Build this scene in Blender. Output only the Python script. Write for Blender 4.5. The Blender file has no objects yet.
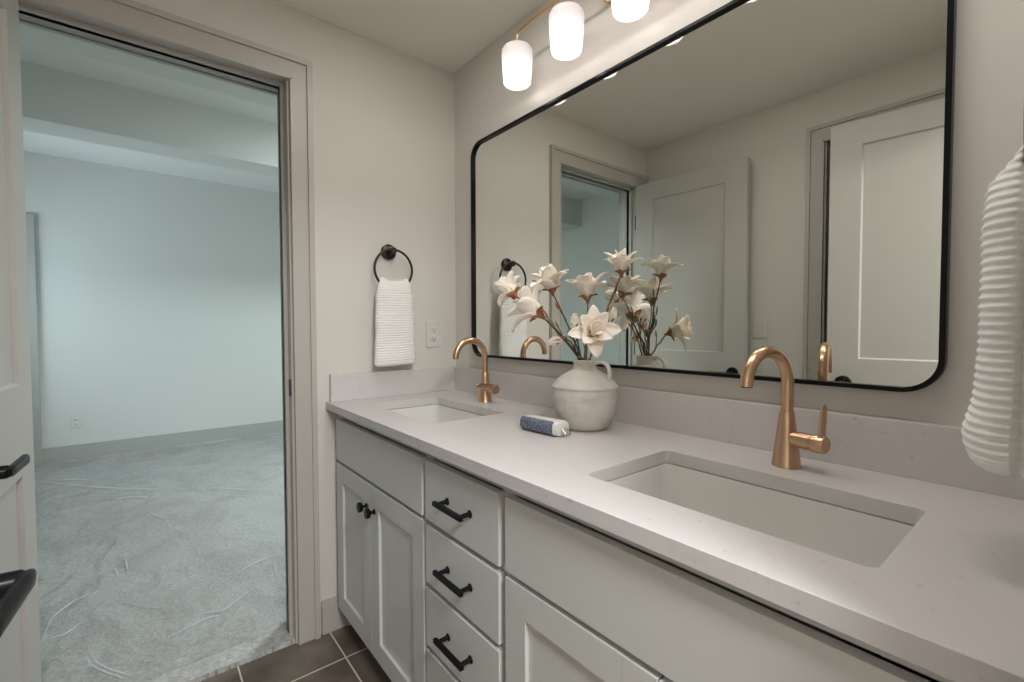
import bpy, bmesh, math, random
from mathutils import Vector, Matrix, noise
random.seed(7)
sc = bpy.context.scene
col = sc.collection
# ------------------------------------------------------------------ camera
CX, CY, CZ, YAW, PITCH, ROLL, FPX = 1.7752, -1.111, 1.1515, .8905, -.0303, -.0024, 461.48
fw = Vector((-math.sin(YAW) * math.cos(PITCH), math.cos(YAW) * math.cos(PITCH), math.sin(PITCH)))
rt = Vector((math.cos(YAW), math.sin(YAW), 0)); up = rt.cross(fw)
r2 = rt * math.cos(ROLL) + up * math.sin(ROLL); u2 = -rt * math.sin(ROLL) + up * math.cos(ROLL)
cd = bpy.data.cameras.new('camera'); cam = bpy.data.objects.new('camera', cd); col.objects.link(cam)
cd.sensor_width = 36; cd.sensor_fit = 'HORIZONTAL'; cd.lens = FPX * 36 / 1024
cd.clip_start = .01; cd.clip_end = 60
mw = Matrix((r2, u2, -fw)).transposed().to_4x4(); mw.translation = Vector((CX, CY, CZ))
cam.matrix_world = mw; sc.camera = cam
# ------------------------------------------------------------------ view, world, lights
sc.view_settings.view_transform = 'Standard'; sc.view_settings.look = 'None'
sc.view_settings.gamma = 1; sc.view_settings.use_curve_mapping = False
sc.view_settings.exposure = 0.29
try:
    sc.cycles.use_denoising = True
    sc.cycles.max_bounces = 14; sc.cycles.diffuse_bounces = 8; sc.cycles.glossy_bounces = 6
    sc.cycles.transparent_max_bounces = 12
    sc.cycles.sample_clamp_indirect = 6
except Exception:
    pass
w = bpy.data.worlds.new('sky'); sc.world = w; w.use_nodes = True
bg = w.node_tree.nodes['Background']; bg.inputs[0].default_value = (.55, .75, 1, 1); bg.inputs[1].default_value = .8

def area(name, loc, rot, sx, sy, power, color):
    l = bpy.data.lights.new(name, 'AREA'); l.shape = 'RECTANGLE'; l.size = sx; l.size_y = sy
    l.energy = power; l.color = color
    o = bpy.data.objects.new(name, l); o.location = loc; o.rotation_euler = rot; col.objects.link(o); return o
# daylight through the bedroom window (wall at y=-2.9), light just outside the panes
area('bedroom_daylight', (-3.02, -3.12, 1.45), (math.radians(90), 0, 0), 1.3, 1.4, 50, (.84, .96, 1.0))
# added unseen fill lights: bedroom, hall behind the camera, strip under the bathroom ceiling
area('bedroom_fill_light', (-1.3, .75, 2.55), (0, 0, 0), .35, .35, 56, (.86, .975, 1.0))
area('hall_fill_light', (2.65, -1.0, 2.2), (0, 0, 0), .5, .5, 62, (.95, .975, 1.0))
area('ceiling_fill_light', (1.12, -.48, 2.27), (0, 0, 0), 1.25, .12, 6.6, (1, .97, .945))

# ------------------------------------------------------------------ materials
def srgb(r, g, b):
    f = lambda c: (c / 255 / 12.92) if c / 255 <= .04045 else ((c / 255 + .055) / 1.055) ** 2.4
    return (f(r), f(g), f(b), 1)
def mat(name, color, rough=.5, metal=0., **kw):
    m = bpy.data.materials.new(name); m.use_nodes = True
    b = m.node_tree.nodes['Principled BSDF']
    b.inputs['Base Color'].default_value = color; b.inputs['Roughness'].default_value = rough
    b.inputs['Metallic'].default_value = metal
    for k, v in kw.items(): b.inputs[k.replace('_', ' ')].default_value = v
    return m
def nodes(m): return m.node_tree.nodes, m.node_tree.links, m.node_tree.nodes['Principled BSDF']
def coords(m, scale=(1, 1, 1)):
    n, l, b = nodes(m); t = n.new('ShaderNodeTexCoord'); mp = n.new('ShaderNodeMapping')
    mp.inputs['Scale'].default_value = scale; l.new(t.outputs['Object'], mp.inputs[0]); return mp.outputs[0]
def bump(m, scale, strength, dist=.001, detail=4, sc3=(1, 1, 1)):
    n, l, b = nodes(m); t = n.new('ShaderNodeTexNoise'); t.inputs['Scale'].default_value = scale
    t.inputs['Detail'].default_value = detail; l.new(coords(m, sc3), t.inputs[0])
    bp = n.new('ShaderNodeBump'); bp.inputs['Strength'].default_value = strength; bp.inputs['Distance'].default_value = dist
    l.new(t.outputs['Fac'], bp.inputs['Height']); l.new(bp.outputs[0], b.inputs['Normal']); return m
def mottled(m, scale, stops, detail=5, sc3=(1, 1, 1), rough=.6):
    n, l, b = nodes(m); t = n.new('ShaderNodeTexNoise'); t.inputs['Scale'].default_value = scale
    t.inputs['Detail'].default_value = detail; t.inputs['Roughness'].default_value = rough
    l.new(coords(m, sc3), t.inputs[0]); r = n.new('ShaderNodeValToRGB')
    el = r.color_ramp.elements
    while len(el) < len(stops): el.new(.5)
    for e, (p, c) in zip(el, stops): e.position = p; e.color = c
    l.new(t.outputs['Fac'], r.inputs[0]); l.new(r.outputs[0], b.inputs['Base Color']); return r
M = {}
M['wall'] = bump(mat('greige_wall_paint', (.615, .585, .54, 1), .75), 350, .15)
M['ceiling'] = bump(mat('ceiling_paint', (.76, .725, .67, 1), .85), 220, .2)
M['trim'] = mat('trim_paint', (.44, .41, .37, 1), .42)
M['door'] = mat('door_paint', (.42, .40, .365, 1), .42)
M['cab'] = mat('cabinet_paint', (.56, .555, .53, 1), .38)
M['bed_wall'] = mat('bedroom_wall_paint', (.60, .61, .585, 1), .8)
M['bed_ceil'] = mat('bedroom_ceiling_paint', (.66, .67, .65, 1), .85)
M['closet'] = mat('closet_paint', (.22, .16, .12, 1), .8)
M['black'] = mat('matte_black_metal', (.006, .006, .0065, 1), .3, 0., Specular_IOR_Level=.14)
M['bronze'] = mat('dark_bronze_metal', (.045, .037, .034, 1), .30, .8)
M['gold'] = bump(mat('champagne_bronze', (.62, .41, .265, 1), .30, 1.), 400, .06, sc3=(1, 1, .05))
M['gold2'] = mat('brushed_gold', (.62, .40, .18, 1), .3, 1.)
M['white_plastic'] = mat('white_plastic', (.62, .60, .57, 1), .35)
M['slot'] = mat('dark_slot', (.05, .045, .04, 1), .6)
M['mirror'] = mat('mirror_glass', (.80, .825, .78, 1), 0.0, 1.)
M['porcelain'] = mat('porcelain', (.66, .655, .62, 1), .12)
M['chrome'] = mat('chrome', (.6, .6, .6, 1), .15, 1.)
# quartz worktop with fine grey specks and faint veins
M['quartz'] = mat('white_quartz', (.64, .60, .575, 1), .34, Specular_IOR_Level=.35)
n, l, b = nodes(M['quartz'])
c1 = coords(M['quartz']); t = n.new('ShaderNodeTexNoise'); t.inputs['Scale'].default_value = 60; t.inputs['Detail'].default_value = 5
l.new(c1, t.inputs[0]); r = n.new('ShaderNodeValToRGB'); e = r.color_ramp.elements
e[0].position = .26; e[0].color = (.45, .42, .41, 1); e[1].position = .33; e[1].color = (.575, .55, .535, 1)
l.new(t.outputs['Fac'], r.inputs[0])
t2 = n.new('ShaderNodeTexNoise'); t2.inputs['Scale'].default_value = 3.5; t2.inputs['Detail'].default_value = 9; l.new(c1, t2.inputs[0])
r2_ = n.new('ShaderNodeValToRGB'); e = r2_.color_ramp.elements
e[0].position = .485; e[0].color = (1, 1, 1, 1); e[1].position = .515; e[1].color = (1, 1, 1, 1)
k = e.new(.5); k.color = (.965, .96, .96, 1)
l.new(t2.outputs['Fac'], r2_.inputs[0])
mx = n.new('ShaderNodeMix'); mx.data_type = 'RGBA'; mx.blend_type = 'MULTIPLY'; mx.inputs[0].default_value = 1
l.new(r.outputs[0], mx.inputs[6]); l.new(r2_.outputs[0], mx.inputs[7]); l.new(mx.outputs[2], b.inputs['Base Color'])
# floor tiles
M['tile'] = mat('slate_tile', (.1, .09, .08, 1), .38)
n, l, b = nodes(M['tile'])
t = n.new('ShaderNodeTexNoise'); t.inputs['Scale'].default_value = 6; t.inputs['Detail'].default_value = 8
tc = n.new('ShaderNodeTexCoord'); l.new(tc.outputs['Object'], t.inputs[0])
r = n.new('ShaderNodeValToRGB'); e = r.color_ramp.elements
e[0].position = .3; e[0].color = (.070, .050, .035, 1); e[1].position = .68; e[1].color = (.175, .145, .112, 1)
l.new(t.outputs['Fac'], r.inputs[0])
br = n.new('ShaderNodeTexBrick'); br.offset = 0; br.squash = 1
br.inputs['Scale'].default_value = 1; br.inputs['Brick Width'].default_value = .305; br.inputs['Row Height'].default_value = .3
br.inputs['Mortar Size'].default_value = .0028; br.inputs['Mortar Smooth'].default_value = .1
mp = n.new('ShaderNodeMapping'); mp.inputs['Location'].default_value = (-.183 + .305, .572 + .3 - .3, 0)
l.new(tc.outputs['Object'], mp.inputs[0]); l.new(mp.outputs[0], br.inputs['Vector'])
l.new(r.outputs[0], br.inputs['Color1']); l.new(r.outputs[0], br.inputs['Color2'])
br.inputs['Mortar'].default_value = (.60, .54, .46, 1)
l.new(br.outputs['Color'], b.inputs['Base Color'])
bp = n.new('ShaderNodeBump'); bp.inputs['Distance'].default_value = .002; bp.invert = True
l.new(br.outputs['Fac'], bp.inputs['Height']); l.new(bp.outputs[0], b.inputs['Normal'])
# carpet
M['carpet'] = mat('grey_carpet', (.4, .4, .38, 1), .95)
mottled(M['carpet'], 60, [(.32, (.27, .265, .25, 1)), (.66, (.50, .495, .47, 1))], 8, rough=.75)
bump(M['carpet'], 130, .9, .006, 6)
n, l, b = nodes(M['carpet'])
tb = n.new('ShaderNodeTexNoise'); tb.inputs['Scale'].default_value = 2.6; tb.inputs['Detail'].default_value = 7; tb.inputs['Roughness'].default_value = .7; tb.inputs['Distortion'].default_value = .8
l.new(coords(M['carpet'], (1, 1.6, 1)), tb.inputs[0]); rb = n.new('ShaderNodeValToRGB'); e = rb.color_ramp.elements
e[0].position = .38; e[0].color = (.84, .82, .80, 1); e[1].position = .6; e[1].color = (1.05, 1.05, 1.05, 1); l.new(tb.outputs['Fac'], rb.inputs[0])
src = b.inputs['Base Color'].links[0].from_socket; mb = n.new('ShaderNodeMix'); mb.data_type = 'RGBA'; mb.blend_type = 'MULTIPLY'; mb.inputs[0].default_value = 1
l.new(src, mb.inputs[6]); l.new(rb.outputs[0], mb.inputs[7]); l.new(mb.outputs[2], b.inputs['Base Color'])
# cloth
M['towel'] = mat('white_cotton', (.78, .765, .735, 1), .95)
bump(M['towel'], 900, .4, .0008, 2)
M['ceramic'] = mat('stoneware', (.6, .57, .52, 1), .55)
mottled(M['ceramic'], 9, [(.3, (.40, .37, .32, 1)), (.5, (.60, .565, .515, 1)), (.75, (.66, .61, .55, 1))], 8, (1, 1, 1.8))
bump(M['ceramic'], 70, .25, .002)
M['petal'] = mat('silk_petal', (.90, .82, .72, 1), .7)
M['petal'].node_tree.nodes['Principled BSDF'].inputs['Subsurface Weight'].default_value = 0
M['pistil'] = mat('flower_center', (.55, .36, .15, 1), .8)
M['sepal'] = mottled_ = mat('brown_sepal', (.30, .12, .05, 1), .7)
M['stem'] = mat('branch_bark', (.085, .055, .045, 1), .75)
M['greenstem'] = mat('green_twig', (.16, .15, .08, 1), .75)
M['leaf'] = mat('green_leaf', (.12, .15, .06, 1), .6)
M['soap_blue'] = mat('blue_print', (.1, .12, .2, 1), .6)
mottled(M['soap_blue'], 330, [(.38, (.030, .040, .075, 1)), (.52, (.11, .13, .20, 1)), (.66, (.36, .38, .44, 1))], 6)
M['soap_white'] = mat('white_paper', (.66, .64, .60, 1), .5)
def clear(name, amount, rough, tint=(.95, .98, 1, 1), fk=1.):
    m = bpy.data.materials.new(name); m.use_nodes = True; nt = m.node_tree; nt.nodes.clear()
    o = nt.nodes.new('ShaderNodeOutputMaterial'); mix = nt.nodes.new('ShaderNodeMixShader')
    tr = nt.nodes.new('ShaderNodeBsdfTransparent'); g = nt.nodes.new('ShaderNodeBsdfGlossy')
    g.inputs['Roughness'].default_value = rough; tr.inputs[0].default_value = tint
    fr = nt.nodes.new('ShaderNodeFresnel'); fr.inputs[0].default_value = 1.45
    ma = nt.nodes.new('ShaderNodeMath'); ma.operation = 'MULTIPLY_ADD'; ma.inputs[1].default_value = fk; ma.inputs[2].default_value = amount
    nt.links.new(fr.outputs[0], ma.inputs[0]); nt.links.new(ma.outputs[0], mix.inputs[0])
    nt.links.new(tr.outputs[0], mix.inputs[1]); nt.links.new(g.outputs[0], mix.inputs[2]); nt.links.new(mix.outputs[0], o.inputs[0])
    return m
M['film'] = clear('clear_plastic_film', .05, .07, (1, 1, 1, 1), .40)
nt = M['film'].node_tree; mo = [x for x in nt.nodes if x.type == 'OUTPUT_MATERIAL'][0]; ms = mo.inputs[0].links[0].from_node
hz_ = nt.nodes.new('ShaderNodeBsdfDiffuse'); hz_.inputs[0].default_value = (.85, .86, .86, 1); m2 = nt.nodes.new('ShaderNodeMixShader'); m2.inputs[0].default_value = .09
nt.links.new(ms.outputs[0], m2.inputs[1]); nt.links.new(hz_.outputs[0], m2.inputs[2]); nt.links.new(m2.outputs[0], mo.inputs[0])
M['pane'] = clear('window_pane', .0, .0)
def shade_mat():
    m = bpy.data.materials.new('frosted_glass'); m.use_nodes = True; nt = m.node_tree; nt.nodes.clear()
    o = nt.nodes.new('ShaderNodeOutputMaterial'); mix = nt.nodes.new('ShaderNodeMixShader'); mix.inputs[0].default_value = .55
    d = nt.nodes.new('ShaderNodeBsdfDiffuse'); d.inputs[0].default_value = (.80, .78, .78, 1)
    tr = nt.nodes.new('ShaderNodeBsdfTranslucent'); tr.inputs[0].default_value = (.33, .315, .315, 1)
    nt.links.new(d.outputs[0], mix.inputs[1]); nt.links.new(tr.outputs[0], mix.inputs[2]); nt.links.new(mix.outputs[0], o.inputs[0]); return m
M['shade'] = shade_mat()
def emit(name, c, s):
    m = bpy.data.materials.new(name); m.use_nodes = True; nt = m.node_tree; nt.nodes.clear()
    o = nt.nodes.new('ShaderNodeOutputMaterial'); e = nt.nodes.new('ShaderNodeEmission'); e.inputs[0].default_value = c; e.inputs[1].default_value = s
    nt.links.new(e.outputs[0], o.inputs[0]); return m
M['bulb'] = emit('lit_bulb', (1, .92, .85, 1), 6)
M['lamp'] = emit('lit_diffuser', (1, .94, .88, 1), 2)

# ------------------------------------------------------------------ mesh helpers
def box(bm, x0, x1, y0, y1, z0, z1):
    v = [bm.verts.new(p) for p in ((x0, y0, z0), (x1, y0, z0), (x1, y1, z0), (x0, y1, z0), (x0, y0, z1), (x1, y0, z1), (x1, y1, z1), (x0, y1, z1))]
    for f in ((0, 3, 2, 1), (4, 5, 6, 7), (0, 1, 5, 4), (1, 2, 6, 5), (2, 3, 7, 6), (3, 0, 4, 7)): bm.faces.new([v[i] for i in f])
def loft(bm, rings, cap0=True, cap1=True, closed=True):
    R = [[bm.verts.new(p) for p in r] for r in rings]
    for a, b_ in zip(R, R[1:]):
        m = len(a)
        for i in range(m if closed else m - 1):
            j = (i + 1) % m; bm.faces.new((a[i], a[j], b_[j], b_[i]))
    if cap0: bm.faces.new(list(reversed(R[0])))
    if cap1: bm.faces.new(R[-1])
    return R
def frame_of(d):
    d = Vector(d).normalized(); a = Vector((0, 0, 1)) if abs(d.z) < .9 else Vector((1, 0, 0))
    u = d.cross(a).normalized(); return u, d.cross(u).normalized()
def tube(bm, pts, rad, seg=16, caps=True):
    pts = [Vector(p) for p in pts]; rings = []; u = None
    for i, p in enumerate(pts):
        d = (pts[min(i + 1, len(pts) - 1)] - pts[max(i - 1, 0)]).normalized()
        if u is None: u, v = frame_of(d)
        else: u = (u - d * u.dot(d)).normalized(); v = d.cross(u)
        r = rad[i] if isinstance(rad, (list, tuple)) else rad
        rings.append([p + (u * math.cos(t) + v * math.sin(t)) * r for t in [2 * math.pi * k / seg for k in range(seg)]])
    loft(bm, rings, caps, caps)
def lathe(bm, prof, c=(0, 0, 0), axis=(0, 0, 1), seg=40, cap0=True, cap1=True):
    ax = Vector(axis).normalized(); u, v = frame_of(ax); c = Vector(c)
    loft(bm, [[c + ax * h + (u * math.cos(t) + v * math.sin(t)) * max(r, 1e-5) for t in [2 * math.pi * k / seg for k in range(seg)]] for r, h in prof], cap0, cap1)
def rrect(cx, cy, w_, h_, r, z, n_=6):
    out = []
    for qx, qy, a0 in ((1, 1, 0), (-1, 1, 90), (-1, -1, 180), (1, -1, 270)):
        for k in range(n_ + 1):
            a = math.radians(a0 + 90 * k / n_)
            out.append((cx + qx * (w_ / 2 - r) + r * math.cos(a), cy + qy * (h_ / 2 - r) + r * math.sin(a), z))
    return out
def finish(name, bm, m, parent=None, bevel=0, smooth=True, seg=2, kind=None):
    bmesh.ops.remove_doubles(bm, verts=bm.verts, dist=1e-6)
    bmesh.ops.recalc_face_normals(bm, faces=bm.faces)
    me = bpy.data.meshes.new(name); bm.to_mesh(me); bm.free()
    o = bpy.data.objects.new(name, me); col.objects.link(o); me.materials.append(M[m] if isinstance(m, str) else m)
    if smooth:
        me.polygons.foreach_set('use_smooth', [True] * len(me.polygons))
        try: me.set_sharp_from_angle(angle=math.radians(38))
        except Exception: pass
    else:
        me.polygons.foreach_set('use_smooth', [False] * len(me.polygons))
    if bevel:
        b_ = o.modifiers.new('bevel', 'BEVEL'); b_.width = bevel; b_.segments = seg; b_.limit_method = 'ANGLE'; b_.angle_limit = math.radians(40)
        b_.harden_normals = True
    if parent: 
        o.parent = parent
        o.matrix_parent_inverse = Matrix.Translation(-parent.location) if parent.type == 'EMPTY' and not parent.get('_local') else Matrix()
    if kind: o['kind'] = kind
    return o
def thing(name, label, cat, loc=(0, 0, 0), group=None, local=False):
    o = bpy.data.objects.new(name, None); col.objects.link(o); o.location = loc; o.empty_display_size = .05
    o['label'] = label; o['category'] = cat
    if group: o['group'] = group
    return o
def tag(o, label, cat, group=None, kind=None):
    o['label'] = label; o['category'] = cat
    if group: o['group'] = group
    if kind: o['kind'] = kind
    return o
# parts are modelled in world coordinates and re-based on the thing's empty
def part(name, bm, m, parent, **kw):
    o = finish(name, bm, m, None, **kw)
    base = parent
    off = Vector((0, 0, 0))
    p = parent
    while p is not None: off += p.location; p = p.parent
    o.parent = parent
    o.data.transform(Matrix.Translation(-off))
    return o
def NB(): return bmesh.new()
def boxes(*bs):
    bm = NB()
    for b_ in bs: box(bm, *b_)
    return bm
def struct(name, bm, m, **kw): return finish(name, bm, m, kind='structure', **kw)
def flat_curve(outer, holes, half, bevel=0):
    """2D polygon with holes (x,y) -> mesh slab of thickness 2*half centred on z=0"""
    cu = bpy.data.curves.new('tmp', 'CURVE'); cu.dimensions = '2D'; cu.fill_mode = 'BOTH'; cu.extrude = half - bevel
    cu.bevel_depth = bevel; cu.bevel_resolution = 2
    for lp in [outer] + holes:
        s = cu.splines.new('POLY'); s.points.add(len(lp) - 1); s.use_cyclic_u = True
        for i, p in enumerate(lp): s.points[i].co = (p[0], p[1], 0, 1)
    if bevel: cu.offset = -bevel
    o = bpy.data.objects.new('tmp', cu); col.objects.link(o)
    dg = bpy.context.evaluated_depsgraph_get(); me = bpy.data.meshes.new_from_object(o.evaluated_get(dg))
    bm = NB(); bm.from_mesh(me); bpy.data.objects.remove(o); bpy.data.curves.remove(cu); return bm

# ------------------------------------------------------------------ room shell
H = 2.2751; D = 1.456; XR = 1.79; T = .12
OY0, OY1 = -1.372, -.689         # door opening to the bedroom (left wall)
HD = 2.03; JT = .0073
struct('floor', boxes((0, XR, -D, 0, -.06, 0), (-.125, 0, -1.40, -.66, -.06, 0), (XR, 3.6, -2.2, .5, -.06, 0), (.8, XR, -D - 1.2, -D, -.06, 0)), 'tile')
struct('wall_left', boxes((-T, 0, OY1 + JT, T, 0, H), (-T, 0, -D - T, OY0 - JT, 0, H), (-T, 0, OY0 - JT, OY1 + JT, HD, H)), 'wall')
struct('wall_back', boxes((0, XR + T, 0, T, 0, H)), 'wall')
FX0, FX1 = 1.0, 1.68
struct('wall_front', boxes((0, FX0 - JT, -D - T, -D, 0, H), (FX1 + JT, XR + T, -D - T, -D, 0, H), (FX0 - JT, FX1 + JT, -D - T, -D, HD, H)), 'wall')
RY0, RY1 = -1.376, -.655
struct('wall_right', boxes((XR, XR + T, RY1 + JT, 0, 0, H), (XR, XR + T, -D, RY0 - JT, 0, H), (XR, XR + T, RY0 - JT, RY1 + JT, HD, H)), 'wall')
struct('ceiling', boxes((-T, XR + T, -D - T, T, H, H + .1)), 'ceiling')
struct('wall_closet', boxes((.8, .84, -D - 1.2, -D - T, 0, H), (1.86, 1.9, -D - 1.2, -D - T, 0, H), (.8, 1.9, -D - 1.24, -D - 1.2, 0, H)), 'closet')
struct('ceiling_closet', boxes((.8, 1.9, -D - 1.24, -D - T, H, H + .1)), 'closet')
struct('wall_hall', boxes((3.5, 3.6, -2.2, .5, 0, 2.4), (XR + T, 3.6, .5, .6, 0, 2.4), (XR + T, 3.6, -2.3, -2.2, 0, 2.4), (XR + T - .001, XR + T + .02, T, .5, 0, 2.4), (XR + T - .001, XR + T + .02, -2.2, -D - T, 0, 2.4)), 'wall')
struct('ceiling_hall', boxes((XR + T, 3.6, -2.3, .6, 2.4, 2.5), (XR + T - .02, XR + T, -2.3, .6, H, 2.5)), 'ceiling')
# bedroom
BX, BY0, BY1, BH = -3.7, -2.9, 2.0, 2.6
WX0, WX1, WZ0, WZ1 = -3.62, -2.42, .8, 2.1
struct('wall_bedroom_far', boxes((BX - .1, BX, BY0 - .1, BY1 + .1, 0, BH)), 'bed_wall')
struct('wall_bedroom_window', boxes((BX, WX0, BY0 - .1, BY0, 0, BH), (WX1, -T, BY0 - .1, BY0, 0, BH), (WX0, WX1, BY0 - .1, BY0, 0, WZ0), (WX0, WX1, BY0 - .1, BY0, WZ1, BH)), 'bed_wall')
struct('wall_bedroom_right', boxes((BX, -T, BY1, BY1 + .1, 0, BH)), 'bed_wall')
struct('wall_bedroom_near', boxes((-T - .012, -T, OY1 + JT, BY1, 0, BH), (-T - .012, -T, BY0, OY0 - JT, 0, BH), (-T - .012, -T, OY0 - JT, OY1 + JT, HD, BH), (-T, -T + .02, BY0, -D - T, 0, BH), (-T, -T + .02, T, BY1, 0, BH)), 'bed_wall')
struct('ceiling_bedroom', boxes((BX, -T, BY0, BY1, BH, BH + .1)), 'bed_ceil')
struct('trim_5', boxes((-2.12, -1.87, BY0, BY1, 2.3, BH)), 'bed_wall')       # ceiling beam
struct('trim_6', boxes((-.87, -T - .012, BY0, BY1, 2.285, BH)), 'bed_wall')    # bulkhead over the door
# carpet with a ragged pile edge at the door
bm = NB()
nx, ny = 4, 240
prev = None
edge = [(-.012 + .006 * noise.noise(Vector((0, i * .9, 3))), OY0 + (OY1 - OY0) * i / ny) for i in range(ny + 1)]
vt = [bm.verts.new((x, y, .014)) for x, y in edge]; vb = [bm.verts.new((x + .006, y, 0)) for x, y in edge]
vi = [bm.verts.new((-T - .012, y, .016)) for x, y in edge]
for i in range(ny):
    bm.faces.new((vt[i], vt[i + 1], vb[i + 1], vb[i])); bm.faces.new((vi[i], vi[i + 1], vt[i + 1], vt[i]))
box(bm, BX, -T - .012, BY0, BY1, -.05, .016)
box(bm, -T - .012, -.03, OY0, OY1, -.05, .005)
tag(finish('carpet', bm, 'carpet', smooth=False), 'light grey cut pile carpet covering the bedroom floor', 'carpet')
col.objects['carpet']['kind'] = 'structure'
def base_board(name, x0, x1, y0, y1, m='trim', h=.125):
    if x1 - x0 < y1 - y0: top = (x0, x0 + (x1 - x0) * .6, y0, y1, h - .02, h)
    else: top = (x0, x1, y0, y0 + (y1 - y0) * .6, h - .02, h)
    return struct(name, boxes((x0, x1, y0, y1, 0, h - .02), top), m, bevel=.0012)
M['bed_trim'] = mat('bedroom_trim_paint', (.37, .375, .35, 1), .45)
base_board('baseboard_bedroom', BX, BX + .015, -1.76, BY1, 'bed_trim', .14)
base_board('baseboard_bedroom_side', -2., -.2, BY0, BY0 + .015, 'bed_trim', .14)
base_board('baseboard_left', 0, .014, -.600, -.5, 'trim', .125)
base_board('baseboard_front', .75, .909, -D, -D + .014, 'trim', .125)
# closet door with casing in the bedroom's far wall
struct('trim_4', boxes((BX, BX + .018, -1.84, -1.76, 0, 2.096), (BX, BX + .018, -2.63, -2.55, 0, 2.096), (BX, BX + .018, -2.55, -1.84, 2.016, 2.096)), 'bed_trim', bevel=.003)

# ---- door leaf builder (shaker, two panels), built along +x from hinge, front face at y=0, thickness to -y
def make_door(name, width, hinge, ang, handle_z=.904, mirror_pull=1, m='door', standoff=.05):
    w_, t_, st = width, .035, .112
    zb, zt = .012, 2.022
    zr = [(zb, .255), (.785, 1.012), (1.92, zt)]     # bottom, lock and top rails
    bm = NB()
    box(bm, 0, st, -t_, 0, zb, zt); box(bm, w_ - st, w_, -t_, 0, zb, zt)
    for a, b_ in zr: box(bm, st, w_ - st, -t_, 0, a, b_)
    for a, b_ in ((.255, .785), (1.012, 1.92)):
        # panels, recessed 9 mm on both faces with a narrow sloped sticking
        box(bm, st - .004, w_ - st + .004, -t_ + .010, -.010, a - .004, b_ + .004)
        for face, s in ((0, 1), (-t_, -1)):
            y0, y1 = face, face - s * .010
            o_ = [(st, a), (w_ - st, a), (w_ - st, b_), (st, b_)]; i_ = [(st + .006, a + .006), (w_ - st - .006, a + .006), (w_ - st - .006, b_ - .006), (st + .006, b_ - .006)]
            vo = [bm.verts.new((x, y0, z)) for x, z in o_]; vn = [bm.verts.new((x, y1 + s * .0001, z)) for x, z in i_]
            for k_ in range(4): bm.faces.new((vo[k_], vo[(k_ + 1) % 4], vn[(k_ + 1) % 4], vn[k_]))
    me_o = finish(name, bm, m, smooth=False, kind='structure')
    me_o.location = hinge; me_o.rotation_euler = (0, 0, ang)
    def child(nm, bm, mm, par, **kw):
        o = finish(nm, bm, mm, None, **kw); o.parent = par; return o
    for s in (1, -1):                                 # levers on both faces
        so = standoff if s > 0 else .05
        bm = NB(); y0 = 0 if s > 0 else -t_
        cx = w_ - .062
        lathe(bm, [(.0, 0), (.031, 0), (.031, .006), (.027, .010), (.012, .012), (.0115, so - .004), (.009, so), (0, so)], (cx, y0, handle_z), (0, s, 0), 32, False, False)
        pts = []; n_ = 10
        rings = []
        for k_ in range(n_ + 1):
            u = k_ / n_; x = cx + .012 - (.118) * u; yc = y0 + s * so; zc = handle_z - .001 * u
            hh = (.0095 + .001 * u); hw = .0065
            if k_ == 0: hh *= .7; hw *= .7
            if k_ == n_: hh *= .55; hw *= .6
            rings.append([(x, yc + hw * math.cos(a), zc + hh * math.copysign(abs(math.sin(a)) ** .6, math.sin(a))) for a in [2 * math.pi * q / 16 for q in range(16)]])
        loft(bm, rings)
        child('door_lever', bm, 'black', me_o)
    bm = boxes((w_ - .0005, w_ + .0015, -t_ / 2 - .011, -t_ / 2 + .011, handle_z - .028, handle_z + .028))
    child('latch_plate', bm, 'black', me_o, smooth=False)
    for z in (.25, 1.02, 1.80):
        bm = NB(); tube(bm, [(-.0062, -.010, z - .045), (-.0062, -.010, z + .045)], .0055, 12)
        child('hinge', bm, 'black', me_o)
    return me_o
a1 = math.atan2(-1.371 + 1.336, .672 - .014)
d1 = make_door('door_1', .659, (.014, -1.336, 0), a1, standoff=.080)
# second leaf hung on the right wall's doorway, swung open in front of the closet doorway
hx, hy = 1.772, -1.361; fx, fy = 1.063, -1.2925
bm_ = None
d2 = make_door('door_2', math.hypot(hx - fx, hy - fy), (0, 0, 0), 0, standoff=.098, handle_z=.906)
# mirror this leaf so that its front face looks at +y while it runs towards -x
for o in [d2] + list(d2.children):
    o.data.transform(Matrix.Scale(-1, 4, (1, 0, 0)))
    bmq = NB(); bmq.from_mesh(o.data); bmesh.ops.reverse_faces(bmq, faces=bmq.faces); bmq.to_mesh(o.data); bmq.free()
d2.location = (hx, hy, 0); d2.rotation_euler = (0, 0, math.atan2(fy - hy, fx - hx) + math.pi)
d3 = make_door('door_3', .70, (0, 0, 0), 0, m='bed_trim')
d3.location = (BX + .006, -1.845, 0); d3.rotation_euler = (0, 0, -math.pi / 2)

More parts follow.
